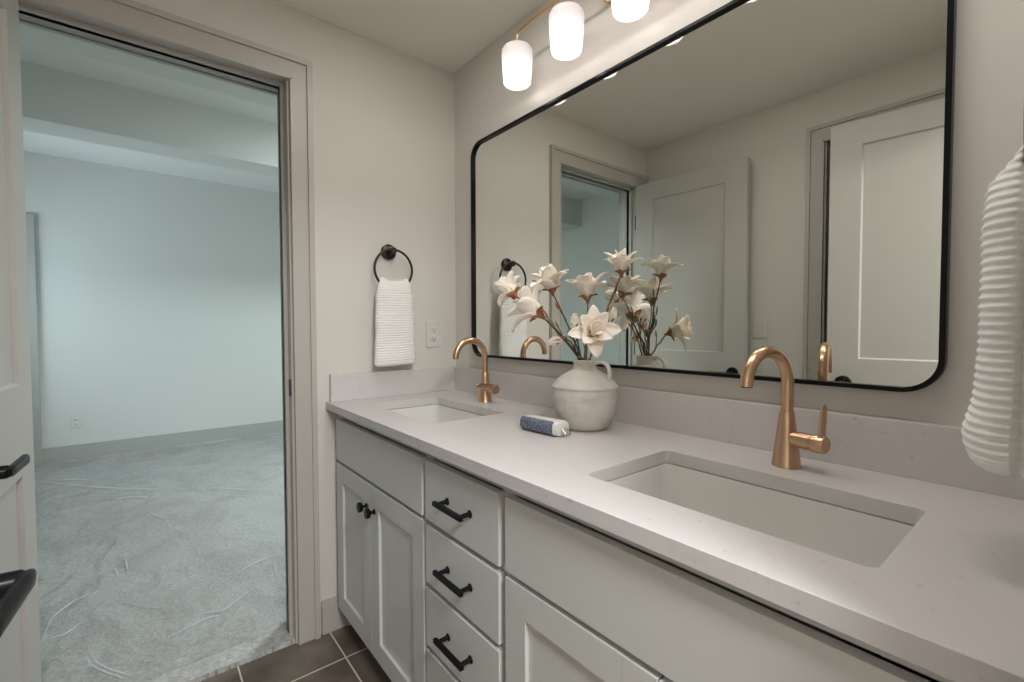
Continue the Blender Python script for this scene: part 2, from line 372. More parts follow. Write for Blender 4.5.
# ---- door casings: flat field with a raised back band, jamb lining and stop
def casing(name, axis, face, sgn, a0, a1_, ztop=HD, wdt=.081, jamb_depth=T, far=True, m='trim', strike=None, legs=(True, True)):
    """axis: 'y' -> opening runs along y in a wall whose face is x=face; sgn = side the casing stands on"""
    rv = .007; bm = NB()
    def bx(u0, u1, n0, n1, z0, z1):
        n0, n1 = min(n0, n1), max(n0, n1)
        if axis == 'y': box(bm, n0, n1, min(u0, u1), max(u0, u1), z0, z1)
        else: box(bm, min(u0, u1), max(u0, u1), n0, n1, z0, z1)
    zi = ztop - rv if False else ztop - .010
    i0, i1 = a0 - rv + .0145, a1_ + rv - .0145          # visible inner edges of casing
    i0, i1 = a0 - .0075 + .0, a1_ + .0075
    zc = ztop + .0
    lo, hi = i0 - (wdt - .0075), i1 + (wdt - .0075)
    zt_ = 2.101
    zin = zt_ - (wdt)
    for side, (e_in, e_out) in enumerate(((i0 + .0, lo), (i1, hi))):
        if not legs[side]: continue
        d_ = 1 if e_out > e_in else -1
        bx(e_in + d_ * .006, e_out - d_ * .018, face, face + sgn * .014, 0, zin + .006)
        bx(e_out - d_ * .018, e_out, face, face + sgn * .022, 0, zt_ - .018)
        bx(e_in, e_in + d_ * .006, face, face + sgn * .0165, 0, zin)
    bx(lo + .018, hi - .018, face, face + sgn * .014, zin + .006, zt_ - .018)
    bx(lo, hi, face, face + sgn * .022, zt_ - .018, zt_)
    bx(i0, i1, face, face + sgn * .0165, zin, zin + .006)
    # jamb lining and stops
    jt = .0
    n0, n1 = face, face - sgn * jamb_depth
    bx(a0 - .0075, a0, n0, n1, 0, zin + .0095); bx(a1_, a1_ + .0075, n0, n1, 0, zin + .0095); bx(a0, a1_, n0, n1, zin + .0045, zin + .0095)
    s0, s1 = face - sgn * .040, face - sgn * .075
    bx(a0, a0 + .011, s0, s1, 0, zin - .006); bx(a1_ - .011, a1_, s0, s1, 0, zin - .006); bx(a0, a1_, s0, s1, zin - .006, zin + .0045)
    return struct(name, bm, m, smooth=False)
c1_ = casing('trim_1', 'y', 0, 1, OY0, OY1, legs=(True, True))
bm = boxes((-.034, -.004, OY1 - .0015, OY1 + .0005, .935 - .03, .935 + .03)); o = finish('strike_plate', bm, 'black', smooth=False); o.parent = c1_
casing('trim_2', 'x', -D, 1, FX0, FX1, legs=(True, True))
casing('trim_3', 'y', XR, -1, RY0, RY1, legs=(False, True))
casing('trim_7', 'y', -T - .012, -1, OY0, OY1, jamb_depth=.012, m='bed_trim')

# ---- bedroom window in the side wall
wn = struct('window_1', boxes((WX0, WX1, BY0 - .08, BY0 - .02, WZ0, WZ0 + .05), (WX0, WX1, BY0 - .08, BY0 - .02, WZ1 - .05, WZ1), (WX0, WX0 + .05, BY0 - .08, BY0 - .02, WZ0 + .05, WZ1 - .05), (WX1 - .05, WX1, BY0 - .08, BY0 - .02, WZ0 + .05, WZ1 - .05), ((WX0 + WX1) / 2 - .02, (WX0 + WX1) / 2 + .02, BY0 - .08, BY0 - .02, WZ0 + .05, WZ1 - .05)), 'white_plastic', bevel=.002)
o = finish('window_pane', boxes((WX0 + .05, WX1 - .05, BY0 - .052, BY0 - .048, WZ0 + .05, WZ1 - .05)), 'pane', smooth=False); o.parent = wn
o = finish('window_sill', boxes((WX0 - .03, WX1 + .03, BY0 - .02, BY0 + .05, WZ0 - .03, WZ0)), 'white_plastic', bevel=.003); o.parent = wn

# ------------------------------------------------------------------ vanity cabinet
ZC = .8734; ZS = .8454; CD = .5724; FF = -.547; FR = -.528
van = thing('vanity_cabinet', 'long greige shaker vanity cabinet standing under the white quartz top', 'vanity cabinet', (.895, -.3, 0))
bm = boxes((.002, .05, FR, -.002, .10, ZS - .001), (XR - .05, XR - .002, FR, -.002, .10, ZS - .001),
           (.05, XR - .05, -.51, -.49, .645, .66), (.05, XR - .05, FR, FR + .02, .815, ZS - .001), (.05, XR - .05, FR, FR + .02, .10, .13),
           (.695, .73, FR, FR + .02, .13, .815), (1.025, 1.062, FR, FR + .02, .13, .815), (.05, .695, FR, FR + .02, .64, .67), (1.062, XR - .05, FR, FR + .02, .64, .67),
           (.73, 1.025, FR, FR + .02, .642, .658), (.73, 1.025, FR, FR + .02, .478, .494), (.73, 1.025, FR, FR + .02, .312, .33),
           (.36 - .018, .36 + .018, FR, FR + .02, .13, .64), (1.41 - .018, 1.41 + .018, FR, FR + .02, .13, .64),
           (.05, XR - .05, FR + .02, -.002, .10, .118), (.05, XR - .05, -.012, -.002, .118, .80))
part('face_frame', bm, 'cab', van, smooth=False)
bm = boxes((.002, .02, -.505, -.02, .0, .10), (XR - .02, XR - .002, -.505, -.02, 0, .10), (.02, XR - .02, -.465, -.45, 0, .10))
part('toe_kick', bm, 'cab', van, smooth=False)
def slab_front(name, x0, x1, z0, z1, par=van):
    return part(name, boxes((x0, x1, FF, FR - .0005, z0, z1)), 'cab', par, bevel=.0012)
def shaker(name, x0, x1, z0, z1):
    s = .062; bm = NB(); yb = FR - .0005
    box(bm, x0, x0 + s, FF, yb, z0, z1); box(bm, x1 - s, x1, FF, yb, z0, z1)
    box(bm, x0 + s, x1 - s, FF, yb, z0, z0 + s); box(bm, x0 + s, x1 - s, FF, yb, z1 - s, z1)
    f = part(name, bm, 'cab', van, bevel=.0009, seg=1)
    part('door_panel', boxes((x0 + s - .002, x1 - s + .002, FF + .009, yb, z0 + s - .002, z1 - s + .002)), 'cab', f, smooth=False)
    return f
slab_front('false_front', .035, .7035, .661, .812)
slab_front('false_front', 1.054, 1.755, .661, .812)
def knob(par, x, z):
    bm = NB(); lathe(bm, [(.0, 0), (.009, 0), (.009, .002), (.0055, .004), (.005, .014), (.0150, .017), (.0160, .020), (.0160, .027), (.0145, .0285), (0, .029)], (x, FF - .0004, z), (0, -1, 0), 28, False, False)
    part('door_knob', bm, 'black', par)
def pull(par, xc, z):
    bm = NB(); hl = .060
    for s in (-1, 1):
        lathe(bm, [(0, 0), (.009, 0), (.009, .002), (.0055, .004), (.005, .026), (0, .026)], (xc + s * .048, FF - .0004, z), (0, -1, 0), 20, False, False)
    box(bm, xc - hl, xc + hl, FF - .036, FF - .026, z - .0055, z + .0055)
    part('drawer_pull', bm, 'black', par, bevel=.0015)
for i, (x0, x1) in enumerate(((.034, .3545), (.3575, .709), (1.054, 1.4045), (1.4075, 1.755))):
    f = shaker('cabinet_door', x0, x1, .098, .649)
    kx = x1 - .028 if i % 2 == 0 else x0 + .032
    knob(f, kx, .573)
for z0, z1 in ((.659, .812), (.495, .645), (.331, .481), (.105, .316)):
    f = slab_front('drawer', .7215, 1.033, z0, z1)
    pull(f, .881, (z0 + z1) / 2 + .001)

# ------------------------------------------------------------------ worktop with undermount sinks
SK = ((.380, -.326), (1.412, -.326)); SWX, SWY = .443, .272
ct = thing('vanity_countertop', 'white speckled quartz worktop with two sink cutouts on the cabinet', 'countertop', (.895, -.28, ZS))
bm = flat_curve([(.0005, -CD), (XR - .0005, -CD), (XR - .0005, -.0005), (.0005, -.0005)], [[(p[0], p[1]) for p in rrect(cx, cy, SWX, SWY, .015, 0, 8)] for cx, cy in SK], (ZC - ZS) / 2, .0012)
bmesh.ops.translate(bm, verts=bm.verts, vec=(0, 0, (ZC + ZS) / 2))
part('quartz_slab', bm, 'quartz', ct, smooth=False)
part('backsplash', boxes((.0205, XR - .0005, -.02, -.0005, ZC, ZC + .1024)), 'quartz', ct, bevel=.0012)
part('side_splash', boxes((.0005, .0203, -.5583, -.0005, ZC, ZC + .1024)), 'quartz', ct, bevel=.0012)
part('side_splash', boxes((XR - .0203, XR - .0005, -.5583, -.0205, ZC, ZC + .1024)), 'quartz', ct, bevel=.0012)
for i, (cx, cy) in enumerate(SK):
    s = thing('sink', 'white rectangular undermount sink at the ' + ('left end of the counter, below the far faucet' if i == 0 else 'right end of the counter, nearest the camera'), 'sink', (cx, cy, ZS - .14), 'undermount sinks in the worktop')
    bm = NB(); zt_ = ZS - .0006; rings = []
    for gx, gy, r, dz in ((.05, .05, .04, .0), (.012, .012, .028, .0), (.0, .0, .022, -.002), (-.004, -.004, .024, -.02), (-.012, -.012, .03, -.07), (-.03, -.028, .04, -.115), (-.06, -.055, .05, -.128), (-.18, -.12, .06, -.133), (-.36, -.2, .03, -.136)):
        rings.append(rrect(cx, cy, SWX + gx, SWY + gy, min(r, (SWY + gy) / 2 - .001), zt_ + dz, 8))
    inner = loft(bm, rings, False, True)
    orr = [rrect(cx, cy, SWX + .05, SWY + .05, .04, zt_, 8), rrect(cx, cy, SWX + .05, SWY + .05, .04, zt_ - .012, 8), rrect(cx, cy, SWX + .014, SWY + .014, .03, zt_ - .02, 8), rrect(cx, cy, SWX + .0, SWY - .0, .04, zt_ - .09, 8), rrect(cx, cy, SWX - .06, SWY - .06, .05, zt_ - .145, 8)]
    loft(bm, orr, False, True)
    part('basin', bm, 'porcelain', s)
    bm = NB(); lathe(bm, [(0, 0), (.022, 0), (.022, .0025), (.016, .003), (.014, .001), (0, .001)], (cx, cy, zt_ - .1358), (0, 0, 1), 32, False, False)
    part('drain', bm, 'chrome', s)

# ------------------------------------------------------------------ faucets
def faucet(x, y, idx):
    lab = ('champagne bronze gooseneck faucet behind the left sink, lever turned forward', 'champagne bronze gooseneck faucet behind the right sink, lever pointing up')[idx]
    t = thing('faucet', lab, 'faucet', (x, y, ZC), 'bronze faucets')
    bm = NB(); lathe(bm, [(0, 0), (.0260, 0), (.0265, .001), (.0255, .004), (.0200, .052), (.0155, .090), (.0130, .108), (.0122, .1095), (0, .1095)], (x, y, ZC + .0003), (0, 0, 1), 48, False, False)
    part('faucet_body', bm, 'gold', t)
    R = .0620; zc = ZC + .1675; pts = [(x, y, ZC + .108), (x, y, ZC + .14)]
    for k in range(0, 29):
        a = math.radians(176 * k / 28); pts.append((x, y - R + R * math.cos(a), zc + R * math.sin(a)))
    pts.append((x, pts[-1][1] - .0004, pts[-1][2] - .006))
    tip = Vector(pts[-1])
    bm = NB(); tube(bm, pts, .0114, 24)
    part('spout', bm, 'gold', t)
    bm = NB(); lathe(bm, [(.0095, 0), (.0095, .002), (.0075, .002), (.0075, .0005)], tip + Vector((0, 0, .0005)), (0, 0, -1), 24, True, True)
    part('aerator', bm, 'slot', t)
    hz = ZC + (.057 if idx else .052)
    bm = NB(); lathe(bm, [(0, .012), (.0155, .012), (.0155, .050), (.0145, .0505), (.0145, .052), (.0165, .0525), (.0165, .072), (.015, .074), (0, .074)], (x, y, hz), (1, 0, 0), 36, False, False)
    b_ = part('handle_barrel', bm, 'gold', t)
    bm = NB(); rings = []
    d = Vector((0, 0, 1)) if idx == 1 else Vector((.1, -.85, .12)).normalized()
    sd = Vector((0, 1, 0)) if idx == 1 else Vector((0, .12, .85)).normalized()
    nrm = d.cross(sd).normalized(); base = Vector((x + .0655, y, hz + (.0 if idx else .008)))
    for k in range(11):
        u = k / 10; c = base + d * (.006 + (.069 if idx else .082) * u) + Vector((.004 * u, 0, 0))
        hw = .0098; ht = .0052 - .0012 * u
        if k == 10: hw *= .55; ht *= .5
        rings.append([c + sd * hw * math.cos(a) + nrm * ht * math.sin(a) for a in [2 * math.pi * q / 20 for q in range(20)]])
    loft(bm, rings); part('lever', bm, 'gold', t)
    return t
faucet(.3745, -.108, 0).rotation_euler = (0, 0, math.radians(-3)); faucet(1.409, -.111, 1).rotation_euler = (0, 0, math.radians(-12))

# ------------------------------------------------------------------ mirror
mr = thing('wall_mirror', 'large black framed mirror with rounded corners hung above the vanity', 'mirror', (.894, 0, 1.03))
X0, X1, Z0, Z1 = .161, 1.6265, 1.0301, 1.9074
def rr2(g, r): return [(p[0], p[1]) for p in rrect((X0 + X1) / 2, (Z0 + Z1) / 2, X1 - X0 - 2 * g, Z1 - Z0 - 2 * g, r, 0, 12)]
rot = Matrix.Rotation(math.radians(90), 4, 'X')
bm = flat_curve(rr2(0, .062), [rr2(.0088, .0535)], .012); bm.transform(Matrix.Translation((0, -.0125, 0)) @ rot)
part('mirror_frame', bm, 'black', mr, bevel=.0008, seg=1)
bm = flat_curve(rr2(.007, .055), [], .0065); bm.transform(Matrix.Translation((0, -.0080, 0)) @ rot)
part('mirror_glass', bm, 'mirror', mr, smooth=False)

# ------------------------------------------------------------------ vanity light
vl = thing('vanity_light', 'gold four light wall fixture with frosted glass shades above the mirror', 'wall light', (.9, 0, 2.14))
bm = NB(); lathe(bm, [(0, 0), (.060, 0), (.060, .016), (.056, .021), (0, .022)], (.9, -.0005, 2.163), (0, -1, 0), 48, False, False)
tube(bm, [(.9, -.02, 2.163), (.9, -.07, 2.163), (.9, -.098, 2.150), (.9, -.1, 2.143)], .007, 14)
part('wall_plate', bm, 'gold2', vl)
xs = (.557, .7875, 1.018, 1.2485); ZB = 2.143; YS = -.1
bm = NB()
pts = [(xs[0], YS, 2.112), (xs[0], YS, 2.126)] + [(xs[0] + .017 - .017 * math.cos(a), YS, ZB - .017 + .017 * math.sin(a)) for a in [math.radians(90 * k / 6) for k in range(1, 7)]]
pts += [(xs[3] - .017 + .017 * math.sin(a), YS, ZB - .017 + .017 * math.cos(a)) for a in [math.radians(90 * k / 6) for k in range(0, 6)]] + [(xs[3], YS, 2.126), (xs[3], YS, 2.112)]
tube(bm, pts, .0042, 12)
for x in xs[1:3]: tube(bm, [(x, YS, ZB), (x, YS, 2.112)], .0042, 12)
part('arm', bm, 'gold2', vl)
for x in xs:
    bm = NB(); lathe(bm, [(0, .018), (.014, .018), (.016, .012), (.016, -.026), (.014, -.028), (0, -.028)], (x, YS, 2.112 - .022), (0, 0, 1), 24, False, False)
    part('socket', bm, 'gold2', vl)
    bm = NB(); prof = [(.014, 2.093), (.036, 2.092), (.046, 2.088), (.0515, 2.079), (.053, 2.066), (.0515, 2.04), (.0480, 2.0), (.0455, 1.977), (.0450, 1.973), (.0435, 1.9705), (.030, 1.9695)]
    lathe(bm, prof, (x, YS, 0), (0, 0, 1), 48, False, True); sh = part('glass_shade', bm, 'shade', vl)
    bm = NB(); bmesh.ops.create_uvsphere(bm, u_segments=20, v_segments=14, radius=.022); bmesh.ops.translate(bm, verts=bm.verts, vec=(x, YS, 2.012))
    bl = part('bulb', bm, 'bulb', vl)
    l_ = bpy.data.lights.new('bulb_light', 'POINT'); l_.energy = 1.65; l_.color = (1, .95, .905); l_.shadow_soft_size = .024
    lo = bpy.data.objects.new('bulb_light', l_); lo.location = (x, YS, 1.985); col.objects.link(lo)

# ------------------------------------------------------------------ towel rings and towels
def towel_ring(side):
    """side 0: left wall, side 1: right wall"""
    sx = 1 if side == 0 else -1; xw = 0 if side == 0 else XR
    yc, zc_ = -.3195, 1.455
    lab = ('round dark towel ring on the wall left of the mirror' if side == 0 else 'dark towel ring on the right wall, cut by the right edge of the photo')
    t = thing('towel_ring', lab, 'towel ring', (xw, yc, zc_), 'towel rings')
    bm = NB(); lathe(bm, [(0, 0), (.031, 0), (.031, .010), (.028, .013), (.012, .015), (.011, .046), (.013, .048), (.013, .058), (.011, .060), (0, .060)], (xw, yc, zc_), (sx, 0, 0), 36, False, False)
    part('mounting_post', bm, 'bronze', t)
    bm = NB(); Rr = .079; tube(bm, [(xw + sx * .053, yc + Rr * math.sin(a), zc_ - Rr + .004 + Rr * math.cos(a)) for a in [2 * math.pi * k / 64 for k in range(65)]], .0048, 12)
    part('ring', bm, 'bronze', t)
def thick_towel(side=1):
    sx = 1 if side == 0 else -1; xc = .053 if side == 0 else XR - .054; yc = -.318; zt_, zb_ = 1.352, .992
    if side == 0: zt_, zb_ = 1.350, 1.000
    kk = .55 if side == 0 else 1
    bm = NB(); NZ = 330; NA = 96; rings = []
    sm = lambda t: max(0, min(1, t)) ** 2 * (3 - 2 * max(0, min(1, t)))
    for i in range(NZ + 1):
        u = i / NZ; z = zt_ + (zb_ - zt_) * u; a = zt_ - z
        g = sm(a / .085); hw = (.058 + .024 * g + .004 * u) if side else (.067 + .008 * g + .012 * u)
        fr_ = .008 + .026 * sm(a / .05) + .006 * u + .010 * math.exp(-((a - .325) / .03) ** 2); bk = .010 + .016 * g
        fr_ *= kk; bk *= kk
        if u > .965: q = (u - .965) / .035; e_ = math.sqrt(max(1 - q * q, .01)); hw -= .012 * (1 - e_); fr_ *= (.55 + .45 * e_); bk *= (.6 + .4 * e_)
        if u < .03: q = 1 - u / .03; e_ = math.sqrt(max(1 - q * q, .02)); fr_ *= e_; bk *= e_; hw *= .9 + .1 * e_
        rib = (.0011 if side else .0009) * math.sin(2 * math.pi * a / .0098) if u < .955 else 0
        row = []
        for k in range(NA):
            t = 2 * math.pi * k / NA; c, s_ = math.cos(t), math.sin(t)
            cx_ = math.copysign(abs(c) ** .75, c); sy_ = math.copysign(abs(s_) ** .55, s_)
            dx = cx_ * (fr_ if c > 0 else bk); dy = sy_ * hw
            crease = .010 * math.exp(-(dx / .0035) ** 2) * (1 if abs(s_) > .6 else 0)
            wob = .0022 * noise.noise(Vector((dx * 30, dy * 22, a * 16))) + .0007 * noise.noise(Vector((dx * 120, dy * 120, a * 120)))
            n_ = Vector((cx_ * .9, sy_, 0)).normalized(); p = Vector((dx, dy, 0)) + n_ * (rib + wob) - Vector((0, math.copysign(crease, dy), 0))
            row.append((xc + sx * p.x, yc + p.y, z - (.016 * math.exp(-(dy / .045) ** 2) * max(0, 1 - a / .05) if side == 0 else 0) + .004 * noise.noise(Vector((dx * 20, dy * 15, 4))) * u))
        rings.append(row)
    loft(bm, rings)
    tag(finish('hand_towel', bm, 'towel', None), ('white ribbed hand towel hanging from the ring left of the mirror', 'thick white ribbed hand towel hanging close at the right edge of the photo')[side], 'towel', 'ribbed hand towels')
towel_ring(0); thick_towel(0); towel_ring(1); thick_towel(1)

# ------------------------------------------------------------------ outlets and switch
def plate(name, lab, cat, loc, ang, kind='outlet', grp=None):
    t = thing(name, lab, cat, loc, grp); t.rotation_euler = (0, 0, ang)      # faces local -y
    def child(nm, bm, mm, **kw):
        o = finish(nm, bm, mm, None, **kw); o.parent = t; return o
    child('faceplate', boxes((-.0355, .0355, -.005, 0, -.058, .058)), 'white_plastic', bevel=.003)
    if kind == 'outlet':
        for s in (-1, 1):
            bm = NB(); loft(bm, [[(p[0], -.005 - e_, p[1] + s * .0195) for p in rrect(0, 0, .033 - g, .028 - g, .008, 0, 5)] for e_, g in ((0, 0), (.0015, 0), (.002, .001))])
            child('receptacle', bm, 'white_plastic')
            bm = boxes((-.008, -.006, -.0075, -.0069, s * .0195 - .002, s * .0195 + .007), (.006, .008, -.0075, -.0069, s * .0195 - .002, s * .0195 + .006))
            lathe(bm, [(0, 0), (.0025, 0), (.0025, .0005), (0, .0005)], (0, -.0069, s * .0195 - .007), (0, -1, 0), 10, False, False)
            child('slot', bm, 'slot', smooth=False)
    else:
        bm = boxes((-.017, .017, -.0065, -.005, -.034, .034)); child('rocker_frame', bm, 'white_plastic', bevel=.001)
        bm = NB(); r_ = [[(-.015, -.006, -.031), (.015, -.006, -.031), (.015, -.006, .031), (-.015, -.006, .031)], [(-.0145, -.0075, -.0305), (.0145, -.0075, -.0305), (.0145, -.0105, .0305), (-.0145, -.0105, .0305)]]
        loft(bm, r_); child('rocker', bm, 'white_plastic', bevel=.0008)
    return t
plate('wall_outlet', 'white duplex outlet on the wall between towel and mirror corner', 'outlet', (0.0002, -.1146, 1.1233), math.pi / 2, 'outlet', 'wall outlets')
plate('wall_outlet', 'white duplex outlet low on the bedroom wall above the baseboard', 'outlet', (BX + .0002, -1.548, .345), math.pi / 2, 'outlet', 'wall outlets')
plate('light_switch', 'white rocker light switch seen in the mirror between the two doors', 'light switch', (.7099, -D + .0002, 1.147), math.pi, 'switch')

# ------------------------------------------------------------------ vase
VX, VY = .916, -.158
vs = thing('vase', 'rounded cream stoneware jug vase with one handle on the counter', 'vase', (VX, VY, ZC))
prof = [(0, 0.001), (.050, .0), (.058, .003), (.069, .016), (.079, .037), (.085, .058), (.0885, .080), (.088, .100), (.087, .110), (.0895, .113), (.0895, .117), (.0865, .120), (.082, .127), (.073, .137), (.060, .147), (.045, .155), (.034, .1605), (.0305, .167), (.0308, .178), (.0335, .183), (.0335, .187), (.030, .188), (.027, .185), (.0262, .170), (.035, .155), (.06, .14), (.079, .11), (.078, .07), (.055, .015), (0, .010)]
bm = NB(); lathe(bm, prof, (VX, VY, ZC), (0, 0, 1), 64, False, False)
for v in bm.verts:
    d_ = .0009 * noise.noise(v.co * 28) + .0006 * noise.noise(Vector((0, 0, v.co.z * 160)))
    rr_ = Vector((v.co.x - VX, v.co.y - VY, 0))
    if rr_.length > .01: v.co += rr_.normalized() * d_
part('vase_body', bm, 'ceramic', vs)
hd = Vector((.98, .18, 0)).normalized(); sdv = Vector((-hd.y, hd.x, 0))
P = [(.029, .177), (.038, .1815), (.050, .1835), (.062, .181), (.071, .173), (.0755, .162), (.0765, .150), (.074, .139), (.070, .134)]
bm = NB(); rings = []
for k, (r_, z_) in enumerate(P):
    c = Vector((VX, VY, ZC)) + hd * r_ + Vector((0, 0, z_))
    p0 = Vector(P[max(k - 1, 0)]); p1 = Vector(P[min(k + 1, len(P) - 1)]); tg = (p1 - p0).normalized(); nn = hd * (-tg.y) + Vector((0, 0, tg.x))
    rings.append([c + sdv * .0085 * math.cos(a) + nn * .0050 * math.sin(a) for a in [2 * math.pi * q / 16 for q in range(16)]])
loft(bm, rings); part('handle', bm, 'ceramic', vs)

# ------------------------------------------------------------------ magnolia branches
def petal(bm, base, axis, side, length, width, open_, curl):
    """base point, flower axis, outward direction; open_ = angle from the axis"""
    axis = axis.normalized(); side = (side - axis * side.dot(axis)).normalized(); tan = axis.cross(side)
    NU, NV = 9, 6; g = []
    p = base.copy(); ang = open_ * .55
    for i in range(NU + 1):
        u = i / NU; ang = open_ * (.45 + .75 * u) + curl * u * u
        if i: p = p + (axis * math.cos(ang) + side * math.sin(ang)) * length / NU
        wdt = width * (math.sin(math.pi * min(u ** .85, 1) * .93 + .13) ** .62) * (1 if u < .96 else .6)
        nrm = (side * math.cos(ang) - axis * math.sin(ang))
        row = []
        for j in range(NV + 1):
            v = -1 + 2 * j / NV
            cup = -(.28 * wdt) * v * v * (1 - .5 * u) * -1
            wav = .0015 * math.sin(v * 5 + u * 7 + length * 900)
            row.append(bm.verts.new(p + tan * v * wdt / 2 - nrm * (cup - wav)))
        g.append(row)
    for i in range(NU):
        for j in range(NV): bm.faces.new((g[i][j], g[i][j + 1], g[i + 1][j + 1], g[i + 1][j]))
def leafy(bm, base, d, length, width, bend=.4):
    d = d.normalized(); s, nn = frame_of(d); g = []
    for i in range(8):
        u = i / 7; c = base + d * length * u + nn * bend * length * u * u * .5
        wdt = width * math.sin(math.pi * (.06 + .92 * u)) / 2
        g.append([bm.verts.new(c - s * wdt + nn * wdt * .3), bm.verts.new(c), bm.verts.new(c + s * wdt + nn * wdt * .3)])
    for a, b_ in zip(g, g[1:]):
        for j in range(2): bm.faces.new((a[j], a[j + 1], b_[j + 1], b_[j]))
def solid(o, t):
    s = o.modifiers.new('thick', 'SOLIDIFY'); s.thickness = t; s.offset = 0
    return o
ROOT = Vector((VX, VY, ZC + .155))
def branch(lab, pos, axis, size, kind, off, bend, seed, twigs=1):
    rnd = random.Random(seed); pos = Vector(pos); axis = Vector(axis).normalized()
    root = ROOT + Vector((off[0], off[1], 0)); rim = Vector((VX + off[0] * 1.35, VY + off[1] * 1.35, ZC + .189))
    t = thing('magnolia_branch', lab, 'flower branch', (root.x, root.y, root.z - .05), 'magnolia branches in the vase')
    fb = pos - axis * size * (.30 if kind == 'open' else .5)      # blossom base
    pts = [root - Vector((0, 0, .05)), root]
    p1 = rim; p2 = rim.lerp(fb, .55) + Vector(bend); p3 = fb - axis * .012
    N = 16
    for k in range(N + 1):
        u = k / N
        q = (1 - u) ** 3 * p1 + 3 * (1 - u) ** 2 * u * (p1 + (p2 - p1) * .6) + 3 * (1 - u) * u * u * p2 + u ** 3 * fb
        jit = .0016 * math.sin(u * 14 + seed) * math.sin(math.pi * u); pts.append(q + Vector((jit, -jit, 0)))
    bm = NB(); tube(bm, pts, [.0026 - .0009 * k / len(pts) for k in range(len(pts))], 8)
    for k in (6, 9, 12):                              # nodes on the bark
        bmesh.ops.create_icosphere(bm, subdivisions=1, radius=.0032, matrix=Matrix.Translation(pts[k + 1]))
    part('stem', bm, 'stem' if seed % 3 else 'greenstem', t)
    if kind == 'open':
        bm = NB(); u0, v0 = frame_of(axis)
        for ring_, (n_, op, L_, W_, cu) in enumerate(((3, .28, .84, .50, .15), (4, .72, 1.0, .54, .35), (4, 1.12, 1.0, .50, .25))):
            for k in range(n_):
                a = 2 * math.pi * (k + .5 * ring_ + rnd.uniform(-.12, .12)) / n_
                petal(bm, fb + axis * .003, axis, u0 * math.cos(a) + v0 * math.sin(a), size * L_ * rnd.uniform(.88, 1.1), size * W_ * rnd.uniform(.9, 1.1), op * rnd.uniform(.8, 1.15), cu * rnd.uniform(.2, 1.5))
        solid(part('blossom', bm, 'petal', t), .0006)
        bm = NB(); tube(bm, [fb, fb + axis * size * .16, fb + axis * size * .3], [.0045, .0055, .002], 10)
        for k in range(14):
            a = k * 2.4; d_ = (axis + (u0 * math.cos(a) + v0 * math.sin(a)) * .8).normalized(); tube(bm, [fb + axis * size * .08, fb + axis * size * .08 + d_ * .012], [.0010, .0006], 5)
        part('stamens', bm, 'pistil', t)
        ns = 3
    else:
        bm = NB(); u0, v0 = frame_of(axis)
        for k in range(6):
            a = 2 * math.pi * (k + (k // 3) * .5) / 3
            petal(bm, fb, axis, u0 * math.cos(a) + v0 * math.sin(a), size * (1. - .08 * (k // 3)), size * .52, .42 - .12 * (k // 3) , -.75)
        solid(part('bud', bm, 'petal', t), .0006); ns = 3
    bm = NB()
    for k in range(ns):
        a = 2 * math.pi * k / ns + seed; o_ = u0 * math.cos(a) + v0 * math.sin(a)
        petal(bm, fb - axis * .004, axis, o_, size * (.40 if kind == 'open' else .55), size * (.26 if kind == 'open' else .34), (1.15 if kind == 'open' else .62), .2 if kind == 'open' else -.4)
    tube(bm, [fb - axis * .010, fb - axis * .003, fb + axis * .001], [.0028, .0050, .0058], 10)
    solid(part('sepal', bm, 'sepal', t), .0008)
    for q in range(twigs):
        k = 7 + 3 * q; b0 = pts[k]; d_ = (pts[k + 1] - pts[k]).normalized() + Vector((rnd.uniform(-.8, .8), rnd.uniform(-.8, .8), .25))
        d_.normalize(); L_ = rnd.uniform(.03, .055); e_ = b0 + d_ * L_
        bm = NB(); tube(bm, [b0, b0 + d_ * L_ * .5 + Vector((0, 0, .003)), e_], [.0016, .0013, .0010], 6)
        part('twig', bm, 'stem', t)
        bm = NB(); leafy(bm, e_ - d_ * .004, d_ + Vector((0, 0, .6)), .026, .010)
        solid(part('leaf', bm, 'leaf' if (seed + q) % 2 else 'sepal', t), .0006)
branch('magnolia branch with the topmost open white blossom', (.999, -.109, 1.314), (.05, -.15, 1), .074, 'open', (.008, .006), (-.012, .0, -.01), 1, 3)
branch('magnolia branch with the upright blossom left of the topmost one', (.806, -.183, 1.277), (-.05, -.25, 1), 0.090, 'open', (-.008, -.002), (.02, 0, -.02), 2, 3)
branch('magnolia branch whose blossom stands upright in the middle of the bunch', (.928, -.165, 1.250), (-.05, -.1, 1), 0.088, 'open', (.0, .004), (.004, 0, 0), 3, 2)
branch('magnolia branch with the large blossom leaning left over the far faucet', (.802, -.242, 1.200), (-.62, -.35, .62), 0.101, 'open', (-.009, -.006), (0, 0, .01), 4, 3)
branch('magnolia branch with the leftmost blossom in front of the towel reflection', (.722, -.262, 1.256), (-.75, -.1, .6), .077, 'open', (-.010, .004), (.0, 0, .02), 5, 2)
branch('magnolia branch with the low front blossom just above the vase mouth', (.985, -.207, 1.137), (.62, -.42, .25), .082, 'open', (.006, -.009), (0, -.005, .012), 6, 1)
branch('magnolia branch with the closed bud just above the vase neck', (.894, -.174, 1.165), (-.1, 0, 1), .053, 'bud', (-.004, -.007), (0, 0, 0), 7, 1)
branch('magnolia branch with the drooping half closed bud at lower left', (.840, -.198, 1.112), (-.75, -.35, -.25), .053, 'bud', (-.010, -.008), (.01, 0, .02), 8, 1)
branch('magnolia branch with the small bud right of the middle blossom', (.953, -.089, 1.181), (.3, .1, .9), .053, 'bud', (.010, .002), (0, 0, .0), 9, 3)

